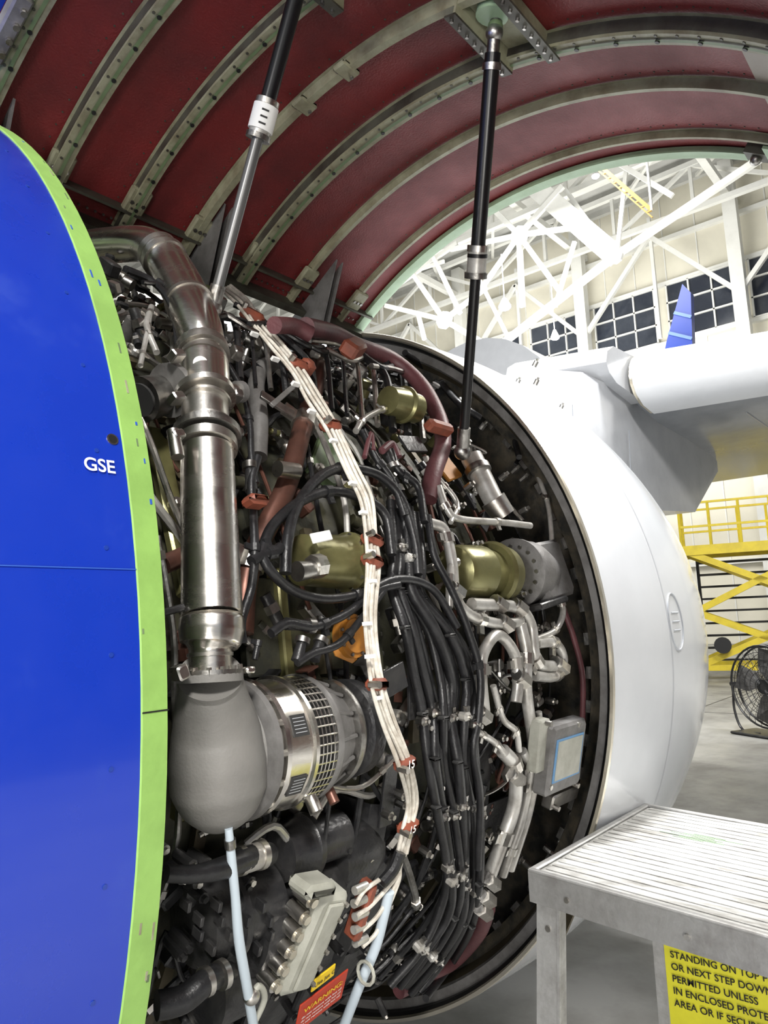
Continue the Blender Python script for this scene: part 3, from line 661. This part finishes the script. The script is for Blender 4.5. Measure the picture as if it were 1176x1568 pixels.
# ================================================================== WORK STAND
ws=empty('work_stand_ladder')
ZT=1.10
A0=PZ(815,1335,ZT); B0=PZ(990,1235,ZT); C0=PZ(1176,1437,ZT)
d1=(B0-A0).normalized(); L1=(B0-A0).length; d2=(C0-A0).normalized()
L2=.75; Z=V((0,0,1))
g=G()
ctr=A0+d1*L1/2+d2*L2/2
g.box(ctr-Z*.004,(d1,d2,Z),(L1,L2,.008),'alu_worn')
nr=22
for i in range(nr):
    p=A0+d1*(L1*(i+.5)/nr)+d2*L2/2; g.box(p+Z*.0006,(d1,d2,Z),(L1/nr*.80,L2-.03,.0018),'alu_worn')
for o,dd,nn,LL in((A0,d2,d1,L2),(A0+d1*L1,d2,-d1,L2),(A0,d1,d2,L1),(A0+d2*L2,d1,-d2,L1)):
    c=o+dd*LL/2; g.box(c-Z*.026-nn*.004,(dd,nn,Z),(LL+.012,.006,.056),'aluminium'); g.box(c+Z*.003,(dd,nn,Z),(LL+.012,.016,.006),'aluminium',.002)
    g.box(c-Z*.054+nn*.010,(dd,nn,Z),(LL,.026,.004),'aluminium')
for k in(.11,.42,.7):
    q=A0+d2*L2*k-Z*.030-d1*.008; g.cyl(q,q-d1*.004,.005,'steel',seg=12)
g.build('platform',ws)
g=G(); q=A0+d1*L1*.70+d2*.20
for k in range(7): g.box(q+d1*(k-3)*.007+d2*random.uniform(-.03,.03)+Z*.0020,(d1,d2,Z),(.003,.07+.03*(k%3),.0006),'rib_mint')
g.build('platform_marking',ws)
g=G()
cor=[(A0,-1,-1),(A0+d1*L1,1,-1),(A0+d2*L2,-1,1),(A0+d1*L1+d2*L2,1,1)]
feet=[]
for p,s1,s2 in cor:
    top=p-d1*s1*.022-d2*s2*.026-Z*.005; ft=top+d1*s1*.10+d2*s2*.03; ft.z=.03; feet.append((top,ft))
    g.beam(top,ft,.05,.006,'aluminium',upv=d1)
    for s in(-1,1): g.beam(top+d2*s*.022+d1*.012,ft+d2*s*.022+d1*.012,.005,.028,'aluminium',upv=d1)
    g.box(ft-Z*.012,(d1,d2,Z),(.07,.06,.035),'black',.005)
    for k in(.04,.09,.5): g.cyl(top.lerp(ft,k)-d1*.006,top.lerp(ft,k)+d1*.01,.006,'steel',seg=8)
for a,b in((0,2),(1,3)):
    for k in(.28,.54,.8):
        g.beam(feet[a][0].lerp(feet[a][1],k),feet[b][0].lerp(feet[b][1],k),.07 if a==0 else .04,.02,'aluminium')
g.beam(feet[0][0].lerp(feet[0][1],.14),feet[0][0]+d1*.14-Z*.05,.025,.005,'rim_brown')
g.beam(feet[0][0].lerp(feet[0][1],.6),feet[1][0].lerp(feet[1][1],.6),.02,.01,'aluminium')
g.build('legs_and_rungs',ws)
g=G()
X0=A0.x+.09; a=PX(1015,1440,X0); w=.42; h=.30
g.box(a+V((.004,-w/2,-h/2)),((0,-1,0),(0,0,1),(-1,0,0)),(w,h,.004),'sign_yellow')
lines=['AND NEXT STEPS:','STANDING ON TOP PLATFORM','OR NEXT STEP DOWN NOT','PERMITTED UNLESS','IN ENCLOSED PROTECTED','AREA OR IF SECURED']
for i,t in enumerate(lines): g.text(t,a+V((0,-.012,-.004-.0205*i)),(0,-1,0),(0,0,1),.0165,'black',off=.003)
g.beam(a+V((.01,.012,.02)),a+V((.02,.02,-.5)),.02,.010,'aluminium',upv=(1,0,0))
g.beam(a+V((.01,-.3,.02)),a+V((.01,-.3,.0)),.03,.012,'aluminium',upv=(1,0,0))
g.build('warning_sign',ws)
# ================================================================== HANGAR
g=G(); g.box((12,10,-.05),((1,0,0),(0,1,0),(0,0,1)),(100,100,.1),'concrete')
for i in range(-4,6): g.box((6+6*i,10,.001),((1,0,0),(0,1,0),(0,0,1)),(.02,100,.002),'black')
for i in range(-4,6): g.box((12,4+6*i,.001),((1,0,0),(0,1,0),(0,0,1)),(100,.02,.002),'black')
g.build('floor')
W=34.0
g=G(); g.box((W+.3,10,11),((1,0,0),(0,1,0),(0,0,1)),(.4,90,22),'hangar_cream')
for i in range(60): g.box((W+.08,-30+i*1.5,11),((1,0,0),(0,1,0),(0,0,1)),(.05,.05,22),'hangar_white')
for z in(3.5,7.5,10.8,13.9,16.8,19): g.box((W-.0,10,z),((1,0,0),(0,1,0),(0,0,1)),(.3,90,.2),'hangar_white')
g.build('wall_rear')
g=G(); g.box((-2,46,11),((1,0,0),(0,1,0),(0,0,1)),(72,.4,22),'hangar_cream')
for z in(3.5,10.8,16.8): g.box((-2,45.7,z),((1,0,0),(0,1,0),(0,0,1)),(72,.3,.22),'hangar_white')
g.build('wall_side')
nwin=0
for i in range(-4,13):
    y0=i*3.6; g=G(); nwin+=1
    g.box((W-.02,y0+1.8,15.35),((1,0,0),(0,1,0),(0,0,1)),(.12,3.0,2.7),'glass_dark')
    for k in range(4): g.box((W-.12,y0+.3+k*1.0,15.35),((1,0,0),(0,1,0),(0,0,1)),(.12,.07,2.7),'hangar_white')
    for k in range(4): g.box((W-.12,y0+1.8,14.0+k*.9),((1,0,0),(0,1,0),(0,0,1)),(.12,3.1,.07),'hangar_white')
    g.build('window_%d'%nwin)
g=G()
for i in range(-6,7):
    y=i*7.2; g.box((W-.9,y,10.6),((1,0,0),(0,1,0),(0,0,1)),(.5,.55,21.1),'hangar_white')
    g.beam((W-.9,y,13.5),(W-.9,y+3.6,10),.2,.2,'hangar_white'); g.beam((W-.9,y,15),(W-.9,y+3.6,19),.2,.2,'hangar_white'); g.beam((W-.9,y+7.2,15),(W-.9,y+3.6,19),.2,.2,'hangar_white')
    g.beam((W-.7,y+3.6,14),(W-.7,y+3.6,20),.15,.15,'hangar_white')
g.build('wall_columns')
g=G(); g.box((12,10,21.6),((1,0,0),(0,1,0),(0,0,1)),(46,76,.2),'hangar_ceiling')
for i in range(34): g.box((-8+i*1.3,10,21.35),((1,0,0),(0,1,0),(0,0,1)),(.25,74,.3),'hangar_white' if i%3==0 else 'hangar_ceiling')
g.build('ceiling')
g=G()
for x in(21,27,32):
    zt,zb=21.0,18.9
    for z in(zt,zb): g.beam((x,-6,z),(x,44,z),.24,.24,'hangar_white')
    y=-6; fl=0
    while y<43:
        g.beam((x,y,zb if fl else zt),(x,y+3.6,zt if fl else zb),.16,.16,'hangar_white'); g.beam((x,y,zb),(x,y,zt),.14,.14,'hangar_white')
        if x<32: g.beam((x,y,zb),(x+6,y+3.6,zt),.14,.14,'hangar_white')
        y+=3.6; fl=1-fl
for y in(0,7.2,14.4,21.6,28.8): g.beam((20,y,19.5),(34,y,19.5),.3,.3,'hangar_white')
g.build('roof_truss')
g=G()
seg=[((795,360),(735,300),8),((795,360),(862,285),8),((795,360),(690,382),7),((795,360),(905,345),7),((795,360),(800,470),8),((795,360),(735,445),7),((795,360),(860,450),7),
((680,490),(612,390),7),((680,490),(745,440),7),((680,490),(740,525),8),((680,490),(590,468),7),((800,270),(942,392),28),((942,392),(1176,235),10),((942,392),(745,545),11),
((590,450),(700,372),6),((650,365),(705,480),6),((640,480),(650,520),6),((862,285),(905,345),6),((930,240),(1030,300),7),((720,400),(780,520),5),((620,420),(680,400),5),((850,470),(880,370),6),((960,250),(945,390),6)]
for i_,(a,b,w) in enumerate(seg):
    Xp=25.5+.25*(i_%3); A=PX(a[0],a[1],Xp);B=PX(b[0],b[1],Xp)
    for q_ in(A,B): q_.z=min(q_.z,20.9)
    k=pxm(A); g.beam(A,B,w*k,w*k*.7,'hangar_white',upv=(1,0,0))
for a,s in(((795,360),15),((680,490),14),((942,392),12)):
    A=PX(a[0],a[1],25.3); g.cyl(A-V((.05,0,0)),A+V((.1,0,0)),s*pxm(A),'hangar_white',seg=8)
g.build('wind_bracing')
g=G()
A=PX(898,236,20);B=PX(998,322,20)
k=pxm(A); g.beam(A,B,3*k,5*k,'crane_yellow'); dr=(B-A)
for i in range(12): g.beam(A+dr*(i/12)-Z*.22,A+dr*((i+1)/12),.05,.05,'crane_yellow')
g.beam(A-Z*.22,B-Z*.22,2*k,2*k,'crane_yellow')
g.beam(A,A+Z*1.2,.06,.06,'hangar_white'); g.beam(B,B+Z*1.5,.06,.06,'hangar_white')
g.build('overhead_crane')
for i,(px,py,Xp,rp) in enumerate(((1055,226,24,10),(773,470,24,10),(850,517,24,7),(912,270,24,6))):
    P=PX(px,py,Xp); k=pxm(P); g=G(); g.sphere(P,k*rp*.95,'lamp',(1,1,.55),8); g.cyl(P+Z*k*rp*.2,P+Z*(k*rp*.6+.2),k*rp*.95,'hangar_white',k*rp*.3); g.cyl(P+Z*k*rp*.5,P+Z*2.2,.02,'hangar_white',seg=6); g.build('high_bay_light')
g=G()
X1=24.0; pts=[PX(1047,437,X1),PX(1060,450,X1),PX(1066,640,X1),PX(1000,640,X1),PX(1023,525,X1)]
g.add([p-V((.15,0,0)) for p in pts]+[p+V((.15,0,0)) for p in pts],[(0,1,2,3,4),(9,8,7,6,5)]+[(i,(i+1)%5,5+(i+1)%5,5+i) for i in range(5)],'tail_blue')
for t in(.15,.5): g.beam(pts[4].lerp(pts[0],t)-V((.17,0,0)),pts[2].lerp(pts[1],.55+t*.5)-V((.17,0,0)),.05,.10,'tail_light_blue',upv=(0,0,1))
c=(pts[2]+pts[3])/2
g.sweep(catmull([V((X1+3,c.y,c.z-.6)),V((X1,c.y,c.z-1.2)),V((X1-5,c.y,c.z-2.2)),V((X1-12,c.y,c.z-2.6))],5),lerp_list([.3,.9,1.7,1.9],16),'white_paint',28)
g.build('aircraft_tail')
# scissor work platform
g=G()
c0=PZ(1120,1040,.0); dv=V((c0.x-O.x,c0.y-O.y,0)).normalized(); sd=V((dv.y,-dv.x,0))
def sp(a,b,z): return c0+sd*a+dv*b+Z*z
for b in(0,1.4):
    g.beam(sp(-.75,b,.25),sp(2.4,b,.25),.12,.12,'stand_yellow'); g.beam(sp(-.75,b,2.90),sp(2.4,b,2.90),.12,.22,'stand_yellow')
    g.beam(sp(-.6,b,.3),sp(2.2,b,1.5),.08,.14,'stand_yellow'); g.beam(sp(-.6,b,1.5),sp(2.2,b,.3),.08,.14,'stand_yellow')
    g.beam(sp(-.6,b,1.5),sp(2.2,b,2.85),.08,.14,'stand_yellow'); g.beam(sp(-.6,b,2.85),sp(2.2,b,1.5),.08,.14,'stand_yellow')
    for z in(3.45,4.0): g.beam(sp(-.75,b,z),sp(2.4,b,z),.05,.05,'stand_yellow')
    for k in range(6): g.beam(sp(-.75+k*.63,b,2.9),sp(-.75+k*.63,b,4.0),.05,.05,'stand_yellow')
    for a in(-.6,2.2): g.cyl(sp(a,b-.06,.14),sp(a,b+.06,.14),.14,'black')
for a in(-.75,2.4):
    g.beam(sp(a,0,.25),sp(a,1.4,.25),.12,.12,'stand_yellow'); g.beam(sp(a,0,4.0),sp(a,1.4,4.0),.05,.05,'stand_yellow')
g.box(sp(.8,.7,2.98),(sd,dv,Z),(3.15,1.5,.06),'stand_yellow')
for k in range(9): g.box(sp(.8,1.9,.3+.30*k),(sd,dv,Z),(2.6,.25,.05),'black')
g.beam(sp(-.5,1.8,.1),sp(-.5,1.8,2.9),.06,.06,'black');g.beam(sp(2.1,1.8,.1),sp(2.1,1.8,2.9),.06,.06,'black')
g.cyl(sp(-.1,-.1,.75),sp(-.1,-.2,.75),.18,'black')
g.build('scissor_work_platform')
# industrial floor fan
g=G(); cb=PZ(1184,1128,0); dv=V((cb.x,cb.y,0)).normalized(); sd=V((dv.y,-dv.x,0)); c=cb+Z*.60; Rf=.50
nrm=(-dv*.75-sd*.66).normalized(); ux=nrm.cross(Z).normalized()
for s in(-.09,.09):
    for rr_ in (.5,.42,.34,.26,.18,.1):
        g.sweep([c+nrm*(s*(1.0 if rr_<.5 else .6))+(ux*math.cos(a*.1745)+Z*math.sin(a*.1745))*rr_ for a in range(37)],.004 if rr_<.5 else .014,'dark_cast',6)
    for k in range(32):
        a=k*math.pi/16; q=ux*math.cos(a)+Z*math.sin(a); g.sweep([c+nrm*s+q*.05,c+nrm*s+q*.42,c+nrm*s*.6+q*.5],.003,'dark_cast',5)
for k in range(4):
    a=k*1.571+.3; q=ux*math.cos(a)+Z*math.sin(a); p=nrm.cross(q)
    g.add([c+q*.05,c+q*.2+p*.14+nrm*.05,c+q*.44+p*.18+nrm*.04,c+q*.46-p*.12-nrm*.03,c+q*.2-p*.10-nrm*.03],[(0,1,2,3,4),(4,3,2,1,0)],'grey_cast')
g.cyl(c-nrm*.12,c+nrm*.08,.09,'dark_cast')
for s in(-1,1): g.tube([c+ux*s*.53,c+ux*s*.55-Z*.33,c+ux*s*.45-Z*.57,c+ux*s*.1-Z*.57+nrm*.1],.016,'dark_cast',8)
g.cyl(c+ux*.5,c+ux*.56,.03,'dark_cast');g.cyl(c-ux*.5,c-ux*.56,.03,'dark_cast')
g.box(cb+Z*.02,(ux,nrm,Z),(.9,.45,.03),'dark_cast',.01)
g.build('industrial_floor_fan')
# ================================================================== LIGHT
w=bpy.data.worlds.new('world'); sc.world=w; w.use_nodes=True
w.node_tree.nodes['Background'].inputs[0].default_value=(.88,.92,1,1); w.node_tree.nodes['Background'].inputs[1].default_value=.42
def area(name,loc,tgt,size,e,col=(1,.97,.92)):
    l=bpy.data.lights.new(name,'AREA'); l.energy=e; l.color=col; l.size=size
    o=bpy.data.objects.new(name,l); sc.collection.objects.link(o); o.location=loc
    o.rotation_euler=(V(tgt)-V(loc)).to_track_quat('-Z','Y').to_euler(); return o
area('hangar_light_key',(-4,-5,7),(.9,1.2,1.5),1.1,950)
area('hangar_light_high',(-1.5,-1.0,9),(.0,1.5,1.5),1.5,240,(1,1,1))
area('hangar_light_rear',(9,-4,12),(3,1.5,1.5),2.0,1250)
area('hangar_light_bay',(20,12,15.5),(26,14,0),9,3200,(1,.98,.92))
area('added_ceiling_fill',(22,14,6),(24,16,20),12,4200,(1,.99,.94))  # added fill: upward emitter that brightens the ceiling and white steelwork
area('hangar_light_floor',(10,-2,13),(10,2,0),5,1400)
area('added_fill_light',(-2.2,-1.6,.7),(1.2,1.2,2.2),.8,58,(1,.96,.9))  # added fill, low at front-left, lifts the open door and engine
area('added_fill_light',(-2.6,-.2,2.1),(.7,.9,1.6),.5,58,(1,.98,.95))  # added fill that puts highlights on the bleed duct
P=cylhit(2,345,RI); n=frame(P)[2]; v=(P-O).normalized(); r=v-n*2*v.dot(n)   # high lamp whose highlight shows on the inlet shoulder
area('hangar_light_side',tuple(P+r*9),tuple(P),1.6,2200,(1,1,1))
sc.view_settings.view_transform='Standard'
try: sc.view_settings.look='None'
except: pass
